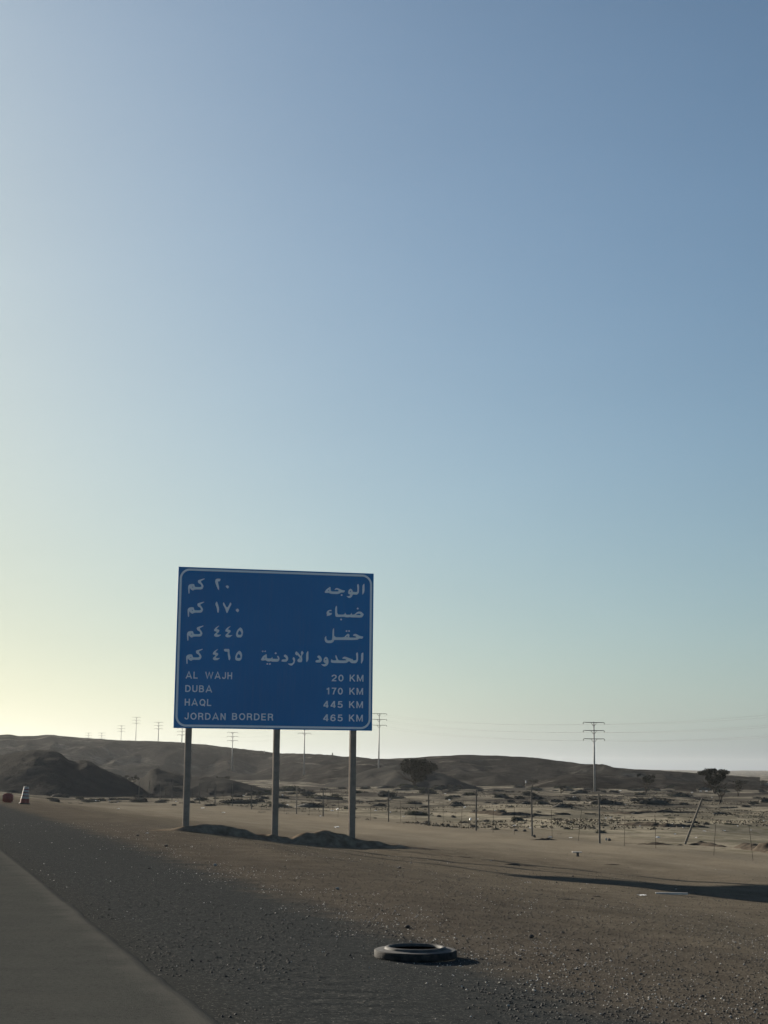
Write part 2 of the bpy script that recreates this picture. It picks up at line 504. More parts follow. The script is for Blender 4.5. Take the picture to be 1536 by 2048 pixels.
hill('far_ridge', [(-420, 1545), (-300, 1500), (-160, 1476), (0, 1470), (20, 1469), (32, 1472), (70, 1473), (90, 1470), (105, 1469), (116, 1472),
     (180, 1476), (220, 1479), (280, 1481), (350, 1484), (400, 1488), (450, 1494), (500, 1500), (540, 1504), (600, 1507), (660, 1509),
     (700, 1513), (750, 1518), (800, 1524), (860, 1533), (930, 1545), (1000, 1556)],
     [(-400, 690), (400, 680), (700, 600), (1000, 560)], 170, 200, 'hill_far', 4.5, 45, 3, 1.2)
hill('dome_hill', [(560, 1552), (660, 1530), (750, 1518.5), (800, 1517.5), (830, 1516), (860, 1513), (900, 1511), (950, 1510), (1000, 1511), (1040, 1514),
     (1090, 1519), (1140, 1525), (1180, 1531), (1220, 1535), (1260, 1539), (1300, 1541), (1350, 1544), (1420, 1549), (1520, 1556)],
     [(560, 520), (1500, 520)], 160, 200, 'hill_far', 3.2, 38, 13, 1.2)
hill('side_hill', [(1010, 1580), (1060, 1568), (1100, 1556), (1140, 1549), (1180, 1547), (1250, 1553), (1330, 1559), (1400, 1566), (1500, 1570), (1640, 1580)],
     [(1000, 360), (1600, 360)], 70, 90, 'hill_far', 1.5, 20, 23, 1.0)
hill('middle_hill', [(580, 1590), (640, 1573), (690, 1556), (740, 1538), (790, 1529), (830, 1533), (886, 1548), (933, 1567), (985, 1583)],
     [(600, 310), (1000, 310)], 70, 60, 'hill_near', 1.8, 20, 33, 1.0)
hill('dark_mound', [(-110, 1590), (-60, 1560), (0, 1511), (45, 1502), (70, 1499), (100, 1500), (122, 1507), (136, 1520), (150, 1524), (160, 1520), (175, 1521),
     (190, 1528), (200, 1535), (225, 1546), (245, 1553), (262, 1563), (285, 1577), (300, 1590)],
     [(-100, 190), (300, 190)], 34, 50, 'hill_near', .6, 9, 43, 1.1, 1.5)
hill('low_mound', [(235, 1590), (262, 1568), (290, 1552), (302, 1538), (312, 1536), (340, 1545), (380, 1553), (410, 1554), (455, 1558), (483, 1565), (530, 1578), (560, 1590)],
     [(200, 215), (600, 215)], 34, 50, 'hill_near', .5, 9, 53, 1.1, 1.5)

# heap of dark earth along the foot of the sign
BO = np.array([-3.335, 48.0, 5.40]); BTH = .2085; BW, BH = 6.186, 4.958
be = np.array([math.cos(BTH), math.sin(BTH), 0]); bn = np.array([-math.sin(BTH), math.cos(BTH), 0])
us = np.arange(-5.5, 8.0, .07); vs = np.arange(-1.6, 1.6, .07)
UU, VV = np.meshgrid(us, vs)
hx = BO[0] + be[0] * UU + bn[0] * VV; hy = BO[1] + be[1] * UU + bn[1] * VV
crest = np.interp(UU, [-5.5, -4.2, -3, -2, -1, 0, .6, 1.1, 1.6, 2.1, 2.7, 3.2, 4.2, 5.4, 8.0],
                  [0, .02, .10, .26, .30, .30, .22, .38, .50, .46, .30, .20, .12, .05, 0])
prf = np.exp(-((VV - .15) / .48) ** 2)
hz_ = ground_z(hx, hy) - .06 + 1.12 * crest * prf * (1 + .5 * fbm(hx, hy, .8, 3, 61)) + .22 * crest * fbm(hx, hy, .30, 3, 62) * (.3 + .7 * prf)
edge = np.minimum(np.minimum(UU + 5.5, 7.95 - UU), 1.6 - np.abs(VV))
hz_ = hz_ - np.clip(.3 - edge, 0, .3) * .6
me = np_mesh('earth_heap', np.stack([hx, hy, hz_], -1).reshape(-1, 3), grid_faces(len(vs), len(us))[:, ::-1])
tag(link('earth_heap', me, None, M['earth']), kind='structure')

def low_bank(pts, h, w, seed):
    """a small ridge of pushed up earth through a few photo points"""
    C = np.array([hit(*p) for p in pts]); t = np.linspace(0, 1, 60)
    X = np.interp(t, np.linspace(0, 1, len(C)), C[:, 0]); Y = np.interp(t, np.linspace(0, 1, len(C)), C[:, 1])
    q = np.linspace(-1, 1, 17); dx, dy = X[-1] - X[0], Y[-1] - Y[0]; ln = math.hypot(dx, dy)
    nx, ny = -dy / ln, dx / ln
    GX_ = X[None] + nx * q[:, None] * w; GY_ = Y[None] + ny * q[:, None] * w
    e = np.sin(np.pi * t)[None] ** .5 * np.cos(q * np.pi / 2)[:, None] ** 1.5
    Z_ = ground_z(GX_, GY_) - .04 + h * e * (1 + 1.3 * fbm(GX_, GY_, .9, 3, seed)) + .5 * h * e * fbm(GX_, GY_, .25, 2, seed + 1)
    return tag(link('earth_bank', np_mesh('earth_bank', np.stack([GX_, GY_, Z_], -1).reshape(-1, 3), grid_faces(17, 60)), None, M['bank_earth']), kind='structure')
for i, (pts, h, w) in enumerate((([(1352, 1690), (1400, 1690), (1455, 1694)], .17, .5), ([(1245, 1685), (1290, 1688), (1345, 1690)], .10, .5), ([(1486, 1694), (1536, 1702), (1600, 1712)], .24, .6),
        ([(1060, 1680), (1085, 1680), (1115, 1680)], .12, .4), ([(880, 1708), (930, 1715), (985, 1724)], .08, .5), ([(1000, 1729), (1040, 1731), (1080, 1735)], .07, .4),
        ([(1195, 1730), (1240, 1729), (1290, 1730)], .05, .4), ([(1090, 1794), (1130, 1799), (1170, 1801)], .05, .25), ([(1170, 1790), (1190, 1793), (1215, 1795)], .05, .2),
        ([(940, 1625), (1010, 1630), (1120, 1632)], .15, .9), ([(1180, 1626), (1260, 1627), (1420, 1626)], .16, .9), ([(1230, 1648), (1330, 1652), (1420, 1655)], .14, .6))):
    low_bank(pts, h, w, 200 + i * 3)

# ------------------------------------------------------------------ road sign
sign = empty('road_sign', (BO[0], BO[1], gz(BO[0], BO[1])), BTH)
tag(sign, 'blue motorway distance sign with Arabic and Latin lettering on three steel posts', 'road sign')
ZO = BO[2] - sign.location[2]           # board centre height above the root
b = MB(); b.box((0, .022, ZO), (BW, .04, BH))
pan = b.build('panel', M['blue'], sign)
def board_uv(px, py):
    d = ray(px, py); C = np.array([0, 0, EYE])
    t = ((BO - C) @ bn) / (d @ bn)
    p = C + d * t - BO
    return float(p @ be), float(p[2])
def to_board(ob, name, layer):
    """turn a flat curve object (x right, y up, metres on the board) into a child mesh on the face"""
    bpy.context.view_layer.update()
    dg = bpy.context.evaluated_depsgraph_get()
    me = bpy.data.meshes.new_from_object(ob.evaluated_get(dg))
    bpy.data.objects.remove(ob)
    n = len(me.vertices); co = np.empty(n * 3); me.vertices.foreach_get('co', co); co = co.reshape(-1, 3)
    return me, co
def shape2d(name, loops, layer, mat, parent, ex=.0015):
    cu = bpy.data.curves.new(name, 'CURVE'); cu.dimensions = '2D'; cu.fill_mode = 'BOTH'; cu.extrude = ex
    for lp in loops:
        sp = cu.splines.new('POLY'); sp.points.add(len(lp) - 1)
        for i, (u, v) in enumerate(lp): sp.points[i].co = (u, v, 0, 1)
        sp.use_cyclic_u = True
    ob = bpy.data.objects.new(name, cu); COL.objects.link(ob)
    me, co = to_board(ob, name, layer)
    new = np.stack([co[:, 0], -layer - co[:, 2], co[:, 1] + ZO], -1)
    me.vertices.foreach_set('co', new.ravel()); me.update()
    return link(name, me, parent, mat)
def rrect(hw, hh, r_, n=8):
    pts = []
    for cx, cy, a0 in ((hw - r_, hh - r_, 0), (-hw + r_, hh - r_, 90), (-hw + r_, -hh + r_, 180), (hw - r_, -hh + r_, 270)):
        for k in range(n + 1):
            a = R(a0 + 90 * k / n); pts.append((cx + r_ * math.cos(a), cy + r_ * math.sin(a)))
    return pts
shape2d('border', [rrect(BW / 2 - .05, BH / 2 - .045, .32), rrect(BW / 2 - .115, BH / 2 - .11, .255)[::-1]], .004, M['white'], sign)

def smooth_loop(lp):
    """one round of corner cutting so traced strokes read as drawn letters"""
    out = []
    n = len(lp)
    for i in range(n):
        a, c = lp[i], lp[(i + 1) % n]
        out.append((a[0] * .82 + c[0] * .18, a[1] * .82 + c[1] * .18))
        out.append((a[0] * .18 + c[0] * .82, a[1] * .18 + c[1] * .82))
    return out
def words(loops, ox, oy, k, dx=0, dy=0):
    ll = []
    for lp in loops:
        ll.append([board_uv(ox + (a + dx) / k, oy + (c + dy) / k) for a, c in smooth_loop(lp)])
    shape2d('lettering', ll, .004, M['white'], sign)
# the place names, each word one piece of reflective film
words([[(1350,190),(1365,200),(1368,400),(1350,470),(1315,525),(1298,510),(1298,440),(1300,250)],
       [(1165,190),(1200,240),(1197,440),(1190,470),(1140,530),(1005,522),(985,580),(930,630),(870,625),(805,570),(900,570),(940,524),(880,515),(862,470),(865,430),(890,370),(940,340),(985,370),(1010,440),(1120,450),(1145,430),(1145,290),(1135,250)],
       [(910,425),(935,405),(955,428),(935,448)],
       [(325,270),(328,430),(540,430),(575,418),(560,390),(520,372),(460,385),(446,368),(490,325),(540,325),(680,385),(772,400),(740,460),(640,465),(560,510),(320,500),(270,470),(230,480),(150,470),(142,440),(200,360)],
       [(245,398),(270,372),(276,402),(262,412)],
       [(665,505),(700,540),(665,575),(628,540)]], 640, 1155, 15.36)
words([[(205,425),(215,380),(198,340),(205,290),(250,240),(310,225),(358,230),(350,272),(310,262),(278,275),(275,300),(300,320),(372,320),(350,370),(300,400),(240,410)],
       [(522,85),(528,370),(730,370),(760,345),(772,308),(800,360),(810,375),(930,375),(950,350),(962,312),(975,340),(985,375),(1060,365),(1130,300),(1190,275),(1260,280),(1320,330),(1348,370),(1310,430),(1260,465),(960,458),(920,447),(900,455),(800,455),(740,440),(500,445),(465,410),(462,150)],
       [(1090,384),(1150,350),(1210,340),(1248,365),(1240,390)],
       [(1160,150),(1197,185),(1160,222),(1122,185)],
       [(647,485),(683,522),(650,558),(612,522)]], 640, 1205, 15.36)
words([[(422,92),(432,110),(432,375),(740,378),(790,320),(840,272),(880,272),(910,310),(900,345),(898,385),(1080,388),(1120,378),(1090,348),(1050,338),(1008,332),(1030,290),(1070,272),(1110,275),(1220,335),(1338,355),(1295,425),(1210,415),(1130,462),(440,458),(430,475),(410,515),(350,555),(220,555),(165,520),(140,460),(145,390),(182,335),(195,350),(190,400),(210,450),(250,478),(340,470),(375,440),(385,150)],
       [(810,352),(840,330),(848,368),(818,378)],
       [(818,150),(848,185),(818,220),(780,190)],
       [(892,150),(926,190),(896,220),(862,190)]], 640, 1250, 15.36)
words([[(1405,160),(1420,190),(1422,410),(1375,480),(1357,470),(1357,240)],
       [(1080,170),(1150,230),(1205,310),(1225,280),(1205,220),(1243,155),(1290,215),(1260,270),(1235,310),(1245,350),(1250,420),(1232,480),(1140,482),(1108,440),(1125,400),(1180,360),(1165,335),(1115,280),(1085,290),(1042,240)],
       [(1172,388),(1190,374),(1202,392),(1186,405)],
       [(1000,330),(1045,370),(1050,430),(1030,510),(960,578),(900,565),(840,515),(900,520),(970,510),(1000,470),(1000,430),(975,385)],
       [(765,258),(830,300),(857,360),(850,420),(805,470),(668,465),(675,420),(700,400),(790,400),(800,370),(725,310)],
       [(250,250),(260,290),(262,375),(380,375),(412,328),(422,375),(440,385),(570,385),(575,370),(545,330),(565,290),(600,330),(618,380),(605,430),(570,468),(400,465),(375,450),(340,462),(270,455),(225,425),(140,438),(90,415),(150,310)],
       [(185,364),(207,342),(214,366),(198,376)],
       [(148,150),(178,178),(148,205),(110,178)],
       [(217,150),(245,175),(212,205),(184,178)],
       [(508,198),(545,232),(510,265),(470,230)],
       [(275,500),(303,530),(275,556),(243,530)],
       [(347,500),(380,530),(342,558),(310,530)]], 515, 1290, 13.96)
words([[(1408,205),(1420,230),(1418,420),(1370,520),(1352,510),(1357,240)],
       [(1250,195),(1272,240),(1272,440),(1215,510),(1080,508),(1040,465),(1010,455),(980,480),(940,505),(540,500),(512,470),(515,430),(535,388),(555,425),(670,430),(640,340),(638,300),(655,278),(680,320),(700,380),(735,430),(930,430),(950,418),(900,388),(838,388),(832,362),(880,325),(930,330),(1060,380),(1130,400),(1130,430),(1200,428),(1225,400),(1222,300),(1213,240)],
       [(380,325),(425,360),(447,430),(445,510),(410,570),(350,600),(300,590),(235,535),(330,540),(375,505),(330,500),(305,460),(310,400),(335,350)],
       [(343,408),(370,388),(393,410),(370,427)],
       [(175,285),(220,310),(258,370),(262,430),(220,490),(95,490),(78,455),(105,420),(175,415),(190,390),(140,350),(130,320)]], 625, 1290, 13.96)
KM = [[(528,78),(520,100),(425,150),(480,220),(500,270),(465,342),(290,342),(245,370),(190,335),(178,312),(168,322),(168,430),(150,444),(138,420),(130,270),(160,225),(220,210),(275,215),(290,270),(310,285),(420,285),(450,270),(430,220),(385,200),(362,165),(368,120)],
      [(230,284),(244,272),(258,288),(242,298)]]
FOUR = [(882,63),(800,155),(850,165),(875,190),(855,230),(805,270),(840,290),(922,285),(850,340),(780,340),(745,315),(750,280),(812,226),(790,212),(745,202),(745,170),(780,120)]
FIVE = [[(1365,110),(1410,150),(1433,220),(1418,310),(1380,355),(1290,350),(1265,310),(1268,250),(1300,170)],
        [(1345,185),(1375,210),(1393,260),(1380,290),(1312,290),(1310,240)]]
def off(lp, a, c): return [(x + a, y + c) for x, y in lp]
K = 11.815
words(KM, 365, 1150, K)
words([[(902,88),(885,150),(835,150),(850,230),(865,300),(860,352),(845,355),(815,290),(785,210),(768,150),(785,100),(820,85)]], 365, 1150, K)
words([[(1055,235),(1103,275),(1072,328),(1013,272)]], 365, 1150, K)
words([off(q, -12, 549) for q in KM], 365, 1150, K)
words([[(810,618),(835,680),(865,790),(855,880),(840,897),(820,870),(810,780),(770,680)],
       [(970,633),(1055,790),(1132,638),(1160,690),(1115,770),(1062,897),(1038,897),(1010,800),(952,690)],
       [(1297,787),(1343,830),(1305,888),(1248,830)]], 365, 1150, K)
words([off(q, -27, -10) for q in KM], 365, 1245, K)
words([FOUR, off(FOUR, 267, 10)] + FIVE, 365, 1245, K)
words([off(q, -47, 540) for q in KM], 365, 1245, K)
words([off(FOUR, -28, 552), [(978,635),(1000,622),(1110,625),(1110,720),(1137,840),(1110,894),(1090,880),(1070,760),(1070,690),(1010,690),(980,665)]]
      + [off(q, -22, 550) for q in FIVE], 365, 1245, K)

RING = lambda cx, cy, rx, ry: [(cx + rx * math.cos(t * math.pi / 10), cy + ry * math.sin(t * math.pi / 10)) for t in range(20)]
GLYPH = {
 'A': (.90, [[(.07, 0), (.45, .98), (.83, 0)], [(.2, .29), (.7, .29)]]),
 'L': (.65, [[(.085, 1), (.085, .085), (.6, .085)]]),
 'W': (1.2, [[(.07, 1), (.33, .06), (.6, .94), (.87, .06), (1.13, 1)]]),
 'J': (.60, [[(.5, 1), (.5, .30), (.45, .15), (.29, .08), (.14, .14), (.085, .30)]]),
 'H': (.71, [[(.085, 0), (.085, 1)], [(.085, .51), (.62, .51)], [(.62, 0), (.62, 1)]]),
 'D': (.75, [[(.085, .085), (.085, .915), (.36, .915), (.54, .84), (.65, .66), (.66, .5), (.65, .34), (.54, .16), (.36, .085), 'c']]),
 'U': (.72, [[(.085, 1), (.085, .32), (.15, .14), (.36, .08), (.57, .14), (.63, .32), (.63, 1)]]),
 'B': (.70, [[(.085, 0), (.085, 1)], [(.085, .915), (.4, .915), (.53, .85), (.56, .73), (.52, .6), (.4, .53), (.085, .53)],
             [(.4, .53), (.56, .46), (.61, .3), (.55, .15), (.4, .085), (.085, .085)]]),
 'O': (.82, [RING(.41, .5, .33, .42) + ['c']]), 'Q': (.82, [RING(.41, .5, .33, .42) + ['c'], [(.45, .28), (.76, -.02)]]),
 'R': (.72, [[(.085, 0), (.085, 1)], [(.085, .915), (.42, .915), (.56, .85), (.6, .7), (.55, .55), (.42, .48), (.085, .48)], [(.42, .48), (.56, .40), (.59, .2), (.64, 0)]]),
 'N': (.70, [[(.085, 0), (.085, 1)], [(.1, .95), (.6, .05)], [(.615, 0), (.615, 1)]]),
 'E': (.66, [[(.6, .915), (.085, .915), (.085, .085), (.62, .085)], [(.085, .5), (.56, .5)]]),
 'K': (.74, [[(.085, 0), (.085, 1)], [(.63, 1), (.12, .40)], [(.28, .56), (.68, 0)]]),
 'M': (.86, [[(.085, 0), (.085, 1)], [(.11, .95), (.43, .10), (.75, .95)], [(.775, 1), (.775, 0)]]),
 '2': (.60, [[(.07, .66), (.12, .84), (.3, .92), (.48, .85), (.53, .7), (.47, .52), (.2, .27), (.11, .085), (.56, .085)]]),
 '0': (.60, [RING(.3, .5, .23, .42) + ['c']]),
 '1': (.42, [[(.03, .74), (.18, .79), (.26, .93)], [(.28, 0), (.28, 1)]]),
 '7': (.60, [[(.05, .915), (.53, .915), (.34, .5), (.24, 0)]]),
 '4': (.62, [[(.45, 0), (.45, 1)], [(.42, .93), (.09, .30)], [(.03, .25), (.6, .25)]]),
 '5': (.60, [[(.52, .915), (.16, .915), (.12, .52), (.3, .6), (.47, .53), (.53, .34), (.47, .15), (.3, .08), (.13, .13), (.07, .25)]]),
 '6': (.60, [RING(.3, .32, .23, .24) + ['c'], [(.51, .74), (.44, .88), (.3, .92), (.14, .78), (.075, .5), (.075, .34)]]),
}
def strip(pts, w):
    """a flat brush stroke of width w along pts with mitred corners"""
    cyc = pts[-1] == 'c'
    P = [Vector(p) for p in (pts[:-1] if cyc else pts)]
    n = len(P); L_, R_ = [], []
    for i in range(n):
        a = P[(i - 1) % n] if (cyc or i) else None
        c = P[(i + 1) % n] if (cyc or i < n - 1) else None
        d1 = (P[i] - a).normalized() if a is not None else (c - P[i]).normalized()
        d2 = (c - P[i]).normalized() if c is not None else d1
        t = (d1 + d2)
        t = t.normalized() if t.length > .2 else d1
        nn = Vector((-t.y, t.x)); m = min(1.7, 1 / max(.3, nn.dot(Vector((-d1.y, d1.x)))))
        L_.append(P[i] + nn * w / 2 * m); R_.append(P[i] - nn * w / 2 * m)
    f = [(i, (i + 1) % n, (i + 1) % n + n, i + n) for i in range(n if cyc else n - 1)]
    return L_ + R_, f
def latin(txt, x0, x1, y0, y1):
    """word from photo x0 to x1, baseline y0 at the left and y1 at the right"""
    a = board_uv(x0, y0); c = board_uv(x1, y1)
    tot = sum(GLYPH[ch][0] for ch in txt) + .20 * (len(txt) - 1)
    kx = (c[0] - a[0]) / tot; ky = .212; v0 = (a[1] + c[1]) / 2
    b = MB(); x = 0; lay = .0042
    for ch in txt:
        w_, st = GLYPH[ch]
        for q in st:
            V, F = strip(q, .165)
            b.add([(a[0] + (x + p.x) * kx, -lay, v0 + p.y * ky + ZO) for p in V], F); lay += .0003
        x += w_ + .20
    b.build('lettering', M['white'], sign)
q7 = lambda x: 350 + x / 7.314
for w_, a_, b_, y0, y1 in (('AL', 155, 335, 1357, 1357.3), ('WAJH', 440, 835, 1357.6, 1358.2), ('DUBA', 148, 543, 1384, 1384.8),
                           ('HAQL', 140, 535, 1411.4, 1412), ('JORDAN', 135, 740, 1439.4, 1440), ('BORDER', 832, 1437, 1440.2, 1440.8)):
    latin(w_, q7(a_), q7(b_), y0, y1)
q9 = lambda x: 590 + x / 9.035
for w_, a_, b_, y0 in (('20', 660, 875, 1362.6), ('KM', 985, 1237, 1362.9), ('170', 565, 862, 1388.8), ('KM', 980, 1230, 1389.3),
                       ('445', 508, 862, 1415.5), ('KM', 975, 1228, 1416), ('465', 505, 862, 1442.3), ('KM', 973, 1226, 1442.8)):
    latin(w_, q9(a_), q9(b_), y0, y0 + .3)
# posts and rails
for px in (378.2, 555.0, 708.0):
    u = board_uv(px, 1462)[0]
    gx, gy = BO[0] + be[0] * u + bn[0] * .15, BO[1] + be[1] * u + bn[1] * .15
    lo = gz(gx, gy) - .5 - sign.location[2]; hi = ZO + BH / 2 - .12
    b = MB(); zc, hh = (lo + hi) / 2, hi - lo
    b.box((u, .095, zc), (.19, .014, hh)); b.box((u, .255, zc), (.19, .014, hh)); b.box((u, .175, zc), (.012, .146, hh))
    b.build('post', M['steel'], sign)
for v in (-2.1, -.7, .7, 2.1):
    b = MB(); b.box((0, .066, ZO + v), (BW - .2, .042, .09)); b.build('rail', M['steel'], sign)

# ------------------------------------------------------------------ power line
def arm_parts(root, H):
    for i, za in enumerate((H - .12, H - 1.57, H - 3.05)):
        b = MB(); b.box((0, 0, za), (3.1, .13, .12))
        for sx in (-1, 1):
            b.tube([(sx * .55, 0, za - .04), (sx * .08, 0, za - .62)], .045, 5)
        a = b.build('crossarm', M['pole_dark'], root)
        for sx in (-1, 1):
            b = MB()
            b.tube([(sx * 1.5, 0, za + .03), (sx * 1.72, 0, za + .05), (sx * 1.88, 0, za - .03), (sx * 1.95, 0, za - .18), (sx * 1.95, 0, za - .34)],
                   [.05, .05, .06, .07, .055], 6)
            b.build('insulator', M['pole_dark'], a)
POLES = [(1187.5, 1443.5, 280, 'power pole with three crossarms standing nearest, on the open plain right of the sign'),
         (758.5, 1426.5, 400, 'power pole just to the right of the blue sign, its foot on the hillside'),
         (609.5, 1446, 470, 'power pole half hidden behind the right half of the blue sign'),
         (465.5, 1464, 567, 'power pole under the blue sign between its left and middle posts'),
         (364.5, 1455, 661, 'power pole just left of the sign left post, its top hidden by the board'),
         (317.5, 1444, 717, 'first power pole on the left ridge from the blue sign'),
         (273, 1434, 780, 'tallest looking power pole on the left ridge, second from the blue sign'),
         (243, 1451, 829, 'third power pole on the left ridge from the blue sign'),
         (203.5, 1465.5, 901, 'tiny power pole top behind the ridge, right one of the pair at far left'),
         (177, 1465.5, 960, 'tiny power pole top behind the ridge, leftmost of all poles')]
LDIR = math.atan2(.325, 1)          # direction of the line
POLE_TOPS = []
pole_list = [(p[0], p[1], p[2], p[3]) for p in POLES]
for i, (px, py, D, lab) in enumerate(pole_list):
    top = at(px, py, D)
    zb = surface_z(top[0], top[1]) - .15
    H = top[2] - zb
    root = empty('power_pole', (top[0], top[1], zb), LDIR * .35)
    tag(root, lab, 'power pole', 'power poles crossing the desert')
    n = 8
    b = MB(); b.tube([(0, 0, 0), (0, 0, H * .5), (0, 0, H)], [.22, .165, .10], n); b.build('shaft', M['pole'], root, True)
    b = MB(); b.box((.0, 0, .1), (1.1, 1.1, .5)); b.build('footing', M['concrete'], root)
    arm_parts(root, H)
    POLE_TOPS.append((top, H))
# one more pole outside the right edge of the view carries the near ends of the cables
x9 = 37.8 + .325 * 95
zb = gz(x9, 185)
root = empty('power_pole', (x9, 185, zb), LDIR * .35)
tag(root, 'power pole standing beyond the right edge of the picture', 'power pole', 'power poles crossing the desert')
b = MB(); b.tube([(0, 0, 0), (0, 0, 6.5), (0, 0, 13)], [.22, .165, .10], 8); b.build('shaft', M['pole'], root, True)
arm_parts(root, 13)
POLE_TOPS.insert(0, (np.array([x9, 185, zb + 13]), 13))
cr, sr = math.cos(LDIR * .35), math.sin(LDIR * .35)
CABLE_LBL = {0: 'uppermost', 1: 'middle', 2: 'lowest'}
for lv, dz in enumerate((.46, 1.91, 3.39)):
    for sx in (-1, 1):
        b = MB()
        for (p, _), (q, _) in zip(POLE_TOPS[:-1], POLE_TOPS[1:]):
            A = np.array([p[0] + sx * 1.95 * cr, p[1] + sx * 1.95 * sr, p[2] - dz])
            Bq = np.array([q[0] + sx * 1.95 * cr, q[1] + sx * 1.95 * sr, q[2] - dz])
            pts = []
            for k in range(13):
                t = k / 12; P = A + (Bq - A) * t; P[2] -= .9 * 4 * t * (1 - t); pts.append(P)
            b.tube(pts, .013, 4, False)
        o = b.build('power_cable', M['cable'])
        tag(o, '%s sagging power cable on the %s ends of the crossarms' % (CABLE_LBL[lv], 'left' if sx < 0 else 'right'), 'cable', 'cables of the power line')

# ------------------------------------------------------------------ fence
fence = empty('wire_fence', (*xy(25.4, 55), gz(*xy(25.4, 55))))
tag(fence, 'long sagging wire fence with thin wooden posts crossing behind the sign', 'fence')
FP = []
mi = [9.8 + k for k in range(18)]
for m in mi:
    px = -245 + 14183 / m
    D = 59.0 / 9.8 * m
    x = (px - 768) / 3118 * D
    FP.append((x, D, gz(x, D)))
fl = np.array(fence.location)
hts = [1.82, 1.9, 1.82, 1.72, 1.66, 1.8, 1.7, 1.75] + [1.7] * 10
for i, (x, y, z) in enumerate(FP):
    b = MB(); le = rnd.uniform(-.03, .03)
    b.tube([(x - fl[0], y - fl[1], z - .3 - fl[2]), (x - fl[0] + le * .4, y - fl[1], z + hts[i] * .5 - fl[2]), (x - fl[0] + le, y - fl[1], z + hts[i] - fl[2])], [.042, .038, .033], 6)
    b.build('post', M['wood'], fence)
near_ = []
for k in range(1, 9):               # the fence runs on out of the right edge of the frame, its posts fallen
    m = 9.8 - k * 1.0; D = 59 / 9.8 * m
    if m < 3: break
    px = -245 + 14183 / m; x = (px - 768) / 3118 * D
    near_.append((x, D, gz(x, D)))
allp = near_[::-1] + FP
for i in range(len(allp) - 1):
    a, c = np.array(allp[i]), np.array(allp[i + 1])
    for t in ((.3, .68) if i < len(near_) + 4 else (.5,)):
        p = a + (c - a) * t; p[2] = gz(p[0], p[1])
        le, hh = rnd.uniform(-.12, .22) if i < len(near_) + 1 else rnd.uniform(-.05, .05), rnd.uniform(1.0, 1.25)
        b = MB(); b.tube([p - fl - [0, 0, .1], p - fl + [le * .5, 0, hh * .5], p - fl + [le, 0, hh]], .007, 4)
        b.build('picket', M['rust'], fence)
for hgt in (.35, .8, 1.15):
    b = MB()
    for i in range(len(allp) - 1):
        a, c = np.array(allp[i]), np.array(allp[i + 1])
        pts = [a + (c - a) * t - fl + [0, 0, hgt - .25 * t * (1 - t)] for t in (0, .25, .5, .75, 1)]
        b.tube(pts, .0026, 3, False)
    b.build('wire', M['rust'], fence)
p0 = hit(1370, 1688.5); D = p0[1]
p1 = at(1405, 1596, D - .1)
b = MB(); d_ = p1 - p0
b.tube([p0 - d_ * .06 - p0, d_ * .5, d_], [.046, .042, .036], 7)
lean = b.build('leaning_post', M['wood']); lean.location = p0
tag(lean, 'pale wooden fence post leaning far over to the right, out of line with the fence', 'post')

# ------------------------------------------------------------------ traffic drum, fallen block and tyre
p = hit(49, 1608.5)
drum = empty('traffic_drum', p)
drum.rotation_euler = (0, R(4), 0)
tag(drum, 'white banded traffic drum with dark red base standing on the road shoulder', 'traffic drum')
def lath(prof, name, mat, parent, n=28):
    b = MB(); b.lathe(prof, n); return b.build(name, M[mat], parent, True)
lath([(0, 0), (.30, 0), (.31, .03), (.30, .07), (.25, .08), (0, .08)], 'rubber_foot', 'black', drum)
lath([(.245, .08), (.245, .10), (.235, .30), (.235, .31), (0, .31)], 'base_band', 'red', drum)
zz = .31; rr = .228
for k in range(4):
    lath([(0, zz), (rr, zz), (rr - .002, zz + .012), (rr - .016, zz + .118), (rr - .018, zz + .13), (0, zz + .13)], 'white_band', 'drum_white', drum)
    zz += .13; rr -= .020
    if k < 3:
        lath([(0, zz), (rr - .008, zz), (rr - .014, zz + .045), (0, zz + .045)], 'dark_band', 'red', drum)
        zz += .045; rr -= .004
b = MB(); b.tube([(-.10, 0, zz - .01), (-.09, 0, zz + .1), (-.02, 0, zz + .15), (.05, 0, zz + .1), (.06, 0, zz - .01)], .016, 6); b.build('handle', M['black'], drum)

p = hit(15.5, 1605)
blk = empty('barrier_block', p, .05)
tag(blk, 'small dark red plastic block sitting on the shoulder left of the traffic drum', 'barrier block')
def rbox(w, d, h, r_):
    me = bpy.data.meshes.new('rb'); import bmesh
    bm = bmesh.new(); bmesh.ops.create_cube(bm, size=1)
    for v in bm.verts: v.co = Vector((v.co.x * w, v.co.y * d, (v.co.z + .5) * h))
    bmesh.ops.bevel(bm, geom=bm.edges[:], offset=r_, segments=4, affect='EDGES')
    bm.to_mesh(me); bm.free(); me.polygons.foreach_set('use_smooth', [True] * len(me.polygons)); return me
link('shell', rbox(.57, .45, .52, .07), blk, M['red'])
o = link('recess', rbox(.34, .03, .28, .012), blk, M['red']); o.location = (0, -.225, .11)
b = MB(); b.tube([(-.1, 0, .49), (-.08, 0, .54), (.08, 0, .54), (.1, 0, .49)], .018, 6); b.build('handle', M['black'], blk)

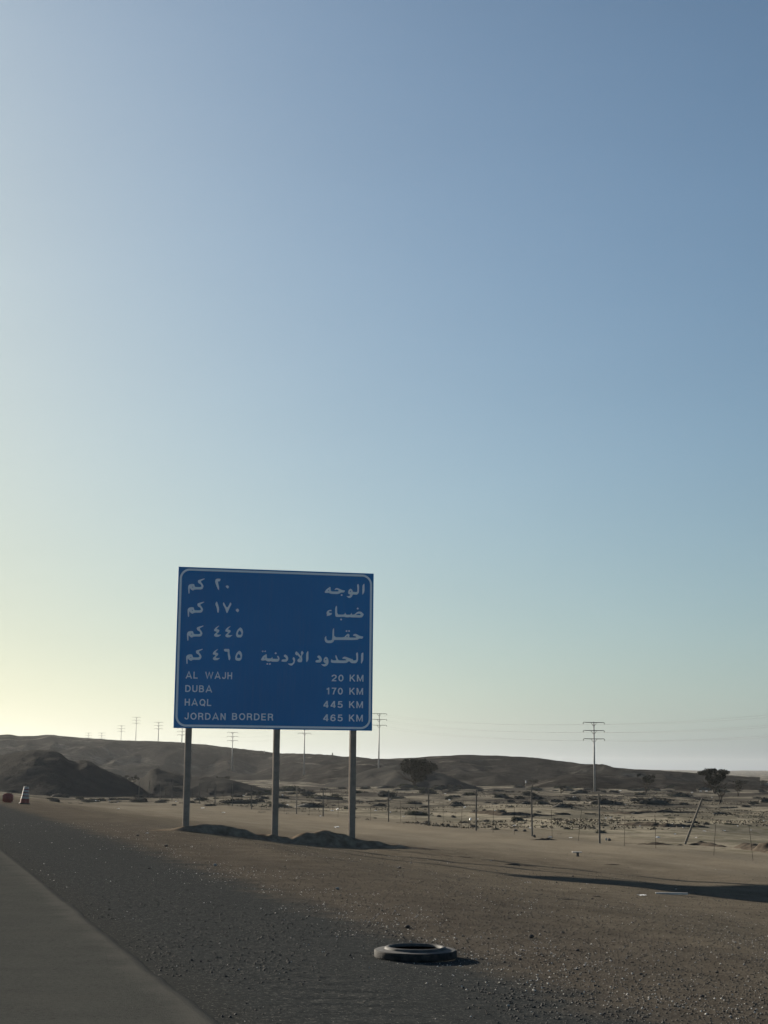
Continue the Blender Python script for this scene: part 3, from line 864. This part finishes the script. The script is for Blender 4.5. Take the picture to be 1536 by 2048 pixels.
p = hit(831, 1915)
ty = empty('tyre_ring', p, .4); ty.scale = (1, 1, .8)
tag(ty, 'cut tyre sidewall ring lying flat on the dark road shoulder', 'tyre')
tw = .405
lath([(tw - .014, 0), (tw - .002, .010), (tw, .022), (tw, .084), (tw - .004, .092), (tw - .012, .097)], 'tread', 'tread', ty, 64)
lath([(tw - .012, .097), (tw - .03, .099), (.345, .101), (.306, .106)], 'sidewall', 'rubber', ty, 64)
lath([(.306, .106), (.298, .122), (.288, .131), (.270, .134), (.258, .129), (.252, .115), (.25, .10)], 'bead', 'rubber', ty, 64)
lath([(.25, .10), (.30, .085), (.37, .075), (.385, .05), (.37, .015), (tw - .02, 0)], 'inner_lining', 'black', ty, 64)

# ------------------------------------------------------------------ vegetation
def leaf_cloud(n, fn, size, seed):
    r_ = np.random.default_rng(seed)
    c = np.array([fn(r_) for _ in range(n)])
    a = r_.normal(size=(n, 3)); a /= np.linalg.norm(a, axis=1)[:, None]
    b_ = r_.normal(size=(n, 3)); b_ -= a * np.sum(a * b_, 1)[:, None]; b_ /= np.linalg.norm(b_, axis=1)[:, None]
    s = size * r_.uniform(.5, 1.4, (n, 1))
    V = np.stack([c + a * s, c - a * s * .6 + b_ * s * .5, c - a * s * .6 - b_ * s * .5], 1).reshape(-1, 3)
    return V, np.arange(3 * n).reshape(-1, 3)
def shrub_fol(seed, squash):
    r_ = np.random.default_rng(seed)
    lobes = [(r_.uniform(-.32, .32), r_.uniform(-.3, .3), r_.uniform(.14, .26)) for _ in range(9)]
    def fn(r2):
        lx, ly, lr = lobes[int(r2.integers(9))]
        v = r2.normal(size=3); v /= np.linalg.norm(v); v *= lr * r2.uniform(.5, 1.08) ** .5
        z = abs(v[2]) * 1.6 * (1 - .8 * (lx * lx + ly * ly)) + .02
        return np.array([lx + v[0], ly + v[1], z * squash])
    V, F = leaf_cloud(520, fn, .045, seed)
    return np_mesh('foliage', V, F, False)
def shrub_core(seed):
    n, m = 7, 16; V = []
    for i in range(n):
        a = i / (n - 1) * math.pi / 2
        for k in range(m):
            t = k * 2 * math.pi / m
            q = .40 * (1 + .5 * float(fbm(math.cos(t) * 2 + seed, math.sin(t) * 2 + i * .4, 1.0, 2, seed)))
            V.append((math.cos(t) * q * math.cos(a), math.sin(t) * q * math.cos(a), .30 * math.sin(a) * (1 + .4 * float(fbm(t, i, 1, 1, seed))) - .03))
    return np_mesh('stem', np.array(V), grid_faces(n, m, True)[:, ::-1] if False else grid_faces(n, m, True))
def shrub_stems(seed):
    b = MB(); r_ = random.Random(seed)
    for k in range(14):
        t = r_.uniform(0, 6.28); d = r_.uniform(.25, .5)
        b.tube([(0, 0, -.02), (math.cos(t) * d * .5, math.sin(t) * d * .5, r_.uniform(.12, .25)), (math.cos(t) * d, math.sin(t) * d, r_.uniform(.25, .5))], [.014, .009, .004], 3)
    return b.mesh('stems')
SH_F = {k: [shrub_fol(100 + 10 * j + i, .95) for i in range(4)] for j, k in enumerate(('green', 'dry', 'grey'))}
for k, mats in (('green', 'leaf_green'), ('dry', 'leaf_dry'), ('grey', 'leaf_grey')):
    for me in SH_F[k]: me.materials.append(M[mats])
SH_S = [shrub_stems(s) for s in range(3)]
for me in SH_S: me.materials.append(M['bark'])
SH_C = [shrub_core(s) for s in range(3)]
for me in SH_C: me.materials.append(M['leaf_grey'])
def shrub_words(px, py, w, kind):
    """what sets a nameless shrub apart: its colour, its size and the stretch of plain it grows on"""
    col = {'green': 'olive green', 'dry': 'brown dry', 'grey': 'dark grey'}[kind]
    size = 'small' if w < 13 else ('middling' if w < 24 else 'wide')
    side = 'left of the sign posts' if px < 378 else ('seen between the sign posts' if px < 708 else ('between sign and nearest power pole' if px < 1187 else 'right of the nearest power pole'))
    far_ = 'far out on the plain' if py < 1598 else ('halfway out on the plain' if py < 1622 else 'close behind the fence')
    return '%s %s shrub %s, %s' % (size, col, far_, side), '%s %s shrubs %s, %s' % (size, col, far_, side)
def shrub(px, py, w, h, kind, label, group):
    p = hit(px, py)
    k = p[1] / 3118
    i = rnd.randrange(4)
    root = empty('desert_shrub', (p[0], p[1], p[2] - .03), rnd.uniform(0, 6.28))
    W = w * k * 1.05; Hh = h * k * 1.9
    root.rotation_euler = (0, 0, rnd.choice((0, math.pi)) + rnd.uniform(-.3, .3))
    root.scale = (W, min(W, max(W * .5, .5)), Hh)
    f = link('foliage', SH_F[kind][i], root); s = link('stems', SH_S[i % 3], root); c = link('mound', SH_C[i % 3], root)
    tag(root, label, 'shrub', group)
named = [
 (1208,1609,74,20,'grey','broad dark scrub hummock at the foot of the nearest power pole'),
 (1305,1609,84,19,'grey','widest dark scrub hummock, right of the nearest power pole'),
 (1036,1641,30,13,'green','dark green round shrub left of the fence post in the middle of the plain'),
 (1202,1666,27,11,'green','green low shrub growing round the straight fence post nearest the leaning post'),
 (1310,1651,24,12,'dry','reddish brown dry shrub on the sand left of the leaning post'),
 (1412,1649,18,10,'grey','rounded grey shrub just right of the leaning post'),
 (1385,1646,32,9,'grey','flat grey shrub directly behind the leaning post'),
 (915,1612,34,15,'grey','compact dark shrub left of a bright white scrap on the plain'),
 (836,1630,58,14,'green','long olive shrub behind the fence, right of the sign'),
 (1132,1658,18,9,'dry','small brown shrub midway between the two tallest upright fence posts'),
 (947,1654,22,9,'dry','brown shrub at the foot of a fence post, with litter behind it'),
 (204,1602,17,10,'green','small dark green bush beside white litter at the left edge of the plain'),
 (1361,1593,46,14,'grey','dark scrub bank just left of the top of the leaning post'),
 (1530,1605,26,18,'grey','dark bushy shrub cut by the right edge of the picture'),
 (1127,1615,50,14,'grey','long dark hummock left of the nearest power pole'),
 (1439,1628,36,8,'grey','low dark hummock with a white scrap at its foot, right of the leaning post'),
 (1003,1626,24,12,'green','two lobed olive shrub on the plain right of the sign'),
]
plain_ = [(1001,1595,36,12),(1038,1596,22,9),(1021,1604,22,8),(1053,1608,26,10),(1086,1607,32,12),(1077,1625,13,6),(1124,1629,38,7),(1086,1655,15,8),
 (1142,1646,16,6),(990,1659,20,7),(1207,1584,13,6),(1228,1585,24,8),(1264,1582,23,6),(1312,1581,24,7),(1453,1616,40,5),(1492,1614,20,7),(1507,1607,22,7),
 (1466,1649,22,5),(1499,1652,12,5),(1336,1622,18,6),(1331,1632,14,4),(897,1599,17,11),(878,1634,12,8),(907,1635,12,8),(830,1608,36,10),(972,1643,17,8),
 (854,1645,18,7),(950,1625,18,9),(968,1622,10,7),(794,1597,40,8),(901,1653,10,4),(810,1645,14,4),(750,1637,10,5),(555,1613,50,14),(623,1614,70,14),
 (652,1598,90,12),(524,1625,20,4),(475,1606,90,14),(348,1611,12,6),(278,1604,36,10),(160,1598,20,7),(225,1600,25,8),(420,1612,30,8),(380,1606,30,8),
 (700,1618,30,8),(760,1612,36,10),(905,1583,30,8),(860,1588,26,7),(1120,1668,14,3),(1250,1626,40,4),(1280,1590,30,8),(1400,1600,30,6),(1180,1628,30,4)]
for a in named: shrub(*a, None)
for a in plain_:
    kd = rnd.choice(('grey', 'grey', 'green', 'dry') if a[1] > 1615 else ('grey', 'grey', 'green'))
    shrub(*a, kd, *shrub_words(a[0], a[1], a[2], kd))
for k in range(215):
    px, py = rnd.uniform(100, 1560), 1578 + 88 * rnd.random() ** 1.9
    if px < 780 and py > 1620: py = rnd.uniform(1583, 1620)
    if px < 420: py = rnd.uniform(1590, 1608)
    w = rnd.uniform(6, 30) * (1.5 if py < 1605 else .8)
    kd = rnd.choice(('grey', 'green', 'dry') if py > 1610 else ('grey', 'grey', 'green'))
    shrub(px, py, w, w * rnd.uniform(.18, .36), kd, *shrub_words(px, py, w, kd))

def acacia(px, pybase, pytop, pxl, pxr, D, label, dense, seed, flat=.35, name='acacia_tree'):
    base = at(px, pybase, D)
    sz = surface_z(base[0], base[1]); base[2] = min(base[2], sz) if abs(base[2] - sz) > .3 else sz
    k = D / 3118
    W = (pxr - pxl) * k; H = (pybase - pytop) * k
    cx = ((pxl + pxr) / 2 - px) * k
    root = empty(name, base)
    tag(root, label, 'tree')
    r_ = random.Random(seed)
    ch = H * flat
    tips = []
    b = MB()
    for j in range(3):
        dx = r_.uniform(-.12, .12) * W
        b.tube([(dx * .1, 0, -.3 if j == 0 else .05), (dx * .5 + cx * .2, r_.uniform(-.1, .1) * W, H * .25), (dx + cx * .6, r_.uniform(-.15, .15) * W, H * (1 - flat))],
               [.035 * H, .026 * H, .015 * H], 6)
        tips.append((dx + cx * .6, 0, H * (1 - flat)))
    b.build('trunk', M['bark'], root)
    b = MB()
    for j in range(26):
        t = tips[j % 3]; a = r_.uniform(0, 6.28); d = r_.uniform(.2, .48) * W
        q = (cx + math.cos(a) * d, math.sin(a) * d * .8, H * (1 - flat * r_.uniform(.2, .9)))
        b.tube([t, ((t[0] + q[0]) / 2, q[1] / 2, t[2] + (q[2] - t[2]) * .35), q], [.012 * H, .008 * H, .003 * H], 4)
    b.build('branch', M['bark'], root)
    lob = []
    for q in range(30):                 # umbrella: lobes spread wide at the top and narrow to the trunk
        zt = r_.random() ** .55
        rad_ = (.10 + .36 * zt) * W; a_ = r_.uniform(0, 6.28); d = rad_ * r_.random() ** .5
        lob.append((cx + math.cos(a_) * d, math.sin(a_) * d * .8, H * (1 - flat) + ch * (.15 + .78 * zt), W * r_.uniform(.07, .15)))
    def fn(r2):
        x, y, z, s = lob[int(r2.integers(len(lob)))]
        v = r2.normal(size=3); v = v / np.linalg.norm(v) * s * r2.uniform(.1, 1.05)
        return np.array([x + v[0], y + v[1], min(z + v[2] * .5, H)])
    V, F = leaf_cloud(int(dense * 1.3), fn, W * .022 + .04, seed)
    link('crown', np_mesh('crown', V, F, False), root, M['leaf_tree'])
acacia(829, 1579, 1523, 783, 888, 250, 'broad flat topped acacia in front of the dark middle hill', 7500, 1, .78)
acacia(1430, 1591, 1541, 1395, 1465, 215, 'umbrella shaped acacia standing on the right part of the plain', 6500, 2, .76)
acacia(1293, 1580, 1542, 1274, 1318, 260, 'narrow acacia in front of the long hill, left of the umbrella shaped one', 1500, 3, .55)
acacia(1476, 1592, 1556, 1462, 1492, 200, 'thin half bare tree beside the umbrella shaped acacia', 500, 4, .6)
acacia(1441, 1607, 1572, 1425, 1458, 150, 'small bare sapling in front of the umbrella shaped acacia', 160, 14, .6)
acacia(1122, 1583, 1565, 1114, 1134, 240, 'tiny dark tree left of the nearest power pole', 500, 5, .8)
acacia(1064, 1570, 1555, 1053, 1082, 330, 'tiny flat tree at the foot of the dome shaped hill', 500, 6, .5)
acacia(445, 1560, 1541, 428, 466, 300, 'small flat tree on the pale slope between the left and middle sign posts', 700, 7, .6)
acacia(265, 1562, 1538, 243, 288, 232, 'sparse bush like tree between the two dark mounds on the left', 420, 8, .8)
acacia(1490, 1556, 1543, 1482, 1500, 420, 'distant small tree on the far plain, right of the umbrella shaped acacia', 500, 9, .7)
acacia(1525, 1556, 1541, 1515, 1538, 400, 'distant small tree nearest the right edge of the picture', 600, 10, .7)

# ------------------------------------------------------------------ rocks, litter and scraps
def rock_mesh(seed):
    import bmesh
    bm = bmesh.new(); bmesh.ops.create_icosphere(bm, subdivisions=2, radius=.5)
    r_ = random.Random(seed); o = r_.uniform(0, 50)
    for v in bm.verts:
        n = float(fbm(v.co.x * 2 + o, v.co.y * 2 + v.co.z * 1.7, 1.0, 2, seed))
        v.co *= 1 + .55 * n; v.co.z *= .7
    me = bpy.data.meshes.new('rock'); bm.to_mesh(me); bm.free(); return me
ROCKS = [rock_mesh(s) for s in range(5)]
def rock(px, py, w, h, pale, label, group=None):
    p = hit(px, py); k = p[1] / 3118
    me = ROCKS[rnd.randrange(5)].copy(); me.materials.append(M['rock_pale' if pale else 'rock_dark'])
    o = link('rock', me); o.location = (p[0], p[1], p[2] + h * k * .32); o.rotation_euler = (0, 0, rnd.uniform(0, 6))
    o.scale = (w * k, w * k * rnd.uniform(.7, 1), h * k * 1.25)
    tag(o, label, 'rock', group)
for a in ((815,1856,14,9,0,'dark stone on the gravel edge above the tyre ring'), (1062,1876,11,9,0,'single dark stone on the brown gravel right of the tyre ring'),
          (1218,1682,10,8,0,'dark stone beside the foot of the upright fence post nearest the leaning post'), (1212,1681,4,7,1,'pale chip leaning on the dark stone by the fence post'),
          (1069,1675,6,8,0,'brown stone against the foot of the middle fence post'), (1031,1662,11,5,0,'left one of two dark stones beyond the fence'),
          (1049,1663,9,6,0,'right one of two dark stones beyond the fence'), (675,1779,8,6,1,'pale stone on the dark shoulder edge below the sign'),
          (798,1737,12,4,0,'flat dark stone on the bank right of the sign posts'), (1155,1902,9,6,0,'dark stone half buried at the right end of the dark shoulder'),
          (275,1672,8,4,0,'small dark clod on the bank left of the sign'), (332,1693,9,5,0,'dark clod low on the bank in front of the sign left post'),
          (430,1732,8,6,1,'pale stone at the edge of the dark shoulder below the sign left post'), (298,1737,8,3,0,'small dark clod on the dark shoulder at left')):
    rock(*a)
for k in range(70):
    px, py = rnd.uniform(150, 1530), 1700 + 330 * rnd.random() ** .8
    if px < 300 + (py - 1640) * 1.9: continue
    w = rnd.uniform(3, 7) * (.6 + (py - 1690) / 400)
    pale = rnd.random() < .35
    pos = 'on the gravel below the sign' if px < 720 else ('on the gravel around the tyre ring' if px < 1000 else 'on the gravel right of the tyre ring')
    wd_ = '%s loose stone %s%s' % ('pale' if pale else 'dark', 'lying ', pos)
    rock(px, py, w, w * .6, pale, wd_, wd_.replace('stone', 'stones'))

def scrap_mesh(seed):
    r_ = np.random.default_rng(seed); n = 6
    g = np.linspace(-.5, .5, n); X, Y = np.meshgrid(g, g)
    Z = .12 + r_.uniform(-.14, .30, X.shape) * (1 - X * X * 2)
    V = np.stack([X + r_.uniform(-.07, .07, X.shape), Y + r_.uniform(-.07, .07, X.shape), Z], -1).reshape(-1, 3)
    V2 = V.copy(); V2[:, 2] -= .03
    F = grid_faces(n, n); return np_mesh('scrap', np.vstack([V, V2]), np.vstack([F, F[:, ::-1] + n * n]), False)
SCR = [scrap_mesh(s) for s in range(5)]
for me in SCR: me.materials.append(M['plastic_white'])
def scrap(px, py, w, h, label, group=None):
    p = hit(px, py); k = p[1] / 3118
    o = link('plastic_scrap', SCR[rnd.randrange(5)]); o.location = (p[0], p[1], p[2]); o.rotation_euler = (0, 0, rnd.uniform(0, 6))
    o.scale = (w * k, w * k * .8, h * k * 2)
    tag(o, label, 'litter', group)
for a in ((195,1603,9,4,'largest white plastic scrap beside the small green bush at left'), (863,1703,0,0,None), (930,1617,5,5,'round white scrap on the plain right of the dark compact shrub'),
          (447,1626,7,3,'white scrap on the graded sand between the left and middle sign posts'), (674,1655,10,3,'white strip of plastic on the sand behind the right sign post'),
          (675,1620,5,5,'upright white scrap beyond the fence left of the right sign post'), (751,1622,5,3,'white scrap beyond the fence right of the right sign post'),
          (899,1602,4,5,'white scrap at the left end of the compact dark shrub'), (1028,1652,7,3,'white scrap right of the dark green shrub'),
          (1060,1657,9,3,'white crumpled scrap left of the middle fence post'), (1430,1628,6,3,'white scrap at the foot of the low dark hummock'),
          (1424,1594,3,7,'upright white scrap under the umbrella shaped acacia'), (1341,1590,2,5,'tiny upright white scrap in the dark scrub bank'),
          (1315,1676,9,4,'pair of white scraps on the sand left of the leaning post foot'), (1283,1791,16,3,'crumpled white scrap on the gravel just below the sign shadow'),
          (709,1668,3,9,None), (941,1642,4,8,'thin upright white scrap left of a fence post and brown shrub'), (294,1670,0,0,None)):
    if a[4]: scrap(*a)
for px, py, w in ((185,1602,5),(218,1602,4),(233,1605,6),(237,1618,6),(294,1667,6),(352,1604,4),(405,1617,9),(476,1591,4),(486,1592,4),(497,1600,4),(565,1591,5),(575,1611,7),
    (700,1611,5),(574,1627,4),(640,1633,4),(665,1622,8),(781,1625,4),(807,1634,4),(827,1627,5),(839,1628,4),(956,1639,5),(990,1622,4),(1140,1676,8),(1100,1675,9),
    (1212,1634,5),(1220,1634,4),(1250,1610,4),(1345,1649,5),(1369,1656,6),(1408,1663,8),(1350,1669,5),(1393,1676,5),(1475,1653,4),(1530,1643,8),(1525,1604,5),(1400,1583,6),
    (1412,1583,6),(1384,1586,6),(1502,1661,4),(1448,1662,8),(1280,1653,4),(1497,1575,4),(1240,1582,5),(1300,1598,4),(1150,1595,8),(780,1600,6),(720,1603,6),(890,1588,5)):
    scrap(px + rnd.uniform(-1, 1), py, w * .85, 2.6, *((lambda q: ('bit of white plastic litter ' + q, 'bits of white litter ' + q))('left of the sign posts' if px < 378 else ('seen between the sign posts' if px < 708 else
          ('between sign and nearest power pole' if px < 1187 else ('between nearest power pole and leaning post' if px < 1370 else 'right of the leaning post'))))))

# little board resting on a stub, thin strip lying by the shadow, white markers
p = hit(1154, 1713)
t = empty('stub_with_board', p); tag(t, 'pale little board lying across a short dark stub on the brown bank', 'marker stub')
b = MB(); b.tube([(.02, 0, -.05), (.02, 0, .12)], [.05, .04], 7); b.build('stub', M['rock_dark'], t)
b = MB(); b.box((0, 0, .135), (.30, .12, .025)); b.build('board', M['plank'], t)
p = hit(1343, 1789)
b = MB(); b.box((0, 0, .02), (.64, .05, .035), R(-4)); o = b.build('thin_plank', M['plank']); o.location = p
tag(o, 'long thin white strip of wood lying along the lower edge of the sign shadow', 'plank')
for px, py, top, D, lab in ((1051.5, 1577, 1566, 300, 'thin white marker post on the slope right of the broad acacia'),):
    base = at(px, py, D); base[2] = surface_z(base[0], base[1])
    tp = at(px, top, D)
    b = MB(); hh = tp[2] - base[2]; b.tube([(0, 0, 0), (0, 0, hh)], .07, 6); o0 = empty('marker_post', base)
    b.build('stake', M['wood'], o0); b = MB(); b.tube([(0, 0, hh), (0, 0, hh + .45)], .09, 8); b.build('cap', M['plastic_white'], o0)
    tag(o0, lab, 'marker post')
for px, top, D, lab in ((529, 1501.5, 640, 'tiny stub on the ridge line left of the middle sign post'), (665, 1505.5, 612, 'tiny stub on the ridge line right of the middle sign post')):
    tp = at(px, top, D); z0 = surface_z(tp[0], tp[1]) - .5
    b = MB(); b.tube([(0, 0, 0), (0, 0, max(.8, tp[2] - z0))], [.3, .22], 6); o = b.build('ridge_stub', M['concrete']); o.location = (tp[0], tp[1], z0)
    tag(o, lab, 'marker')

# ------------------------------------------------------------------ gravel: nobody could count it
def gravel(name, n, smin, smax, mat, dens, seed):
    r_ = np.random.default_rng(seed)
    D = 8.5 + 45 * r_.random(n * 3) ** 1.6
    X = D * r_.uniform(-.29, .29, n * 3)
    L, S = ls(X, D)
    keep = (r_.random(n * 3) < dens(L, S, X, D)) & (L > 2.36)
    X, D, L = X[keep][:n], D[keep][:n], L[keep][:n]
    n = len(X)
    Z = ground_z(X, D)
    s = (smin + (smax - smin) * r_.random(n) ** 3.5)
    octv = np.array([(1, 0, 0), (0, 1, 0), (-1, 0, 0), (0, -1, 0), (0, 0, .8), (0, 0, -.5)], float)
    of = np.array([(0, 1, 4), (1, 2, 4), (2, 3, 4), (3, 0, 4), (1, 0, 5), (2, 1, 5), (3, 2, 5), (0, 3, 5)])
    V = octv[None] * (1 + .45 * r_.uniform(-1, 1, (n, 6, 3)))
    a = r_.uniform(0, 6.28, n); c_, s_ = np.cos(a)[:, None], np.sin(a)[:, None]
    Vx = (V[..., 0] * c_ - V[..., 1] * s_) * s[:, None]; Vy = (V[..., 0] * s_ + V[..., 1] * c_) * s[:, None]
    V = np.stack([Vx + X[:, None], Vy + D[:, None], V[..., 2] * s[:, None] + Z[:, None] + .2 * s[:, None]], -1).reshape(-1, 3)
    V += 0
    F = (of[None] + (np.arange(n) * 6)[:, None, None]).reshape(-1, 3)
    return tag(link(name, np_mesh(name, V, F, False), None, M[mat]), kind='stuff')
clus = lambda X, D, s: np.clip(.5 + 1.6 * fbm(X, D, 1.6, 3, s), 0, 1)
gravel('brown_gravel', 60000, .003, .0135, 'gravel_brown', lambda L, S, X, D: np.clip((L - 5.0) / 1.2, .015, 1) * np.clip((20 - L) / 8, 0, 1), 1)
gravel('dark_gravel', 34000, .003, .015, 'gravel_dark', lambda L, S, X, D: np.where(L < 5.6, 1, .22) * clus(X, D, 71), 2)
gravel('pale_gravel', 17000, .0025, .0120, 'chips', lambda L, S, X, D: (np.exp(-((L - 5.9) / 1.2) ** 2) + .35 * (L > 5.5) * (L < 14) + .06) * clus(X, D, 81) ** 1.5, 3)

# dry tufts and stubble between the shrubs: ground cover
r_ = np.random.default_rng(5)
n = 60000
D = 75 + 210 * r_.random(n) ** 1.1
X = D * r_.uniform(-.27, .27, n)
L, S = ls(X, D)
k = (L > 25.5) & (np.clip(.42 + 1.8 * fbm(X, D, 9, 4, 91), 0, 1) > r_.random(n))
X, D = X[k][:3800], D[k][:3800]
n = len(X); Z = ground_z(X, D)
q = 7
cx = np.repeat(X, q) + r_.normal(0, .30, n * q); cy = np.repeat(D, q) + r_.normal(0, .30, n * q); cz = np.repeat(Z, q)
a = r_.uniform(0, 6.28, n * q); w = r_.uniform(.03, .09, n * q); h = r_.uniform(.02, .11, n * q)
V = np.stack([np.stack([cx - np.cos(a) * w, cy - np.sin(a) * w, cz - .03], -1), np.stack([cx + np.cos(a) * w, cy + np.sin(a) * w, cz - .03], -1),
              np.stack([cx + r_.normal(0, .09, n * q), cy + r_.normal(0, .09, n * q), cz + h], -1)], 1).reshape(-1, 3)
tag(link('dry_stubble', np_mesh('dry_stubble', V, np.arange(len(V)).reshape(-1, 3), False), None, M['leaf_dry']), kind='stuff')

# ------------------------------------------------------------------ dusty air
b = MB(); b.box((0, 0, 15), (10800, 10800, 50))
hm = bpy.data.materials.new('haze'); hm.use_nodes = True
ht = hm.node_tree; ht.nodes.clear()
vo = ht.nodes.new('ShaderNodeVolumePrincipled'); ho = ht.nodes.new('ShaderNodeOutputMaterial')
vo.inputs['Color'].default_value = (.68, .71, .73, 1)
vo.inputs['Density'].default_value = HAZE
vo.inputs['Anisotropy'].default_value = .45
ht.links.new(vo.outputs[0], ho.inputs['Volume'])
tag(b.build('haze', hm), kind='stuff')
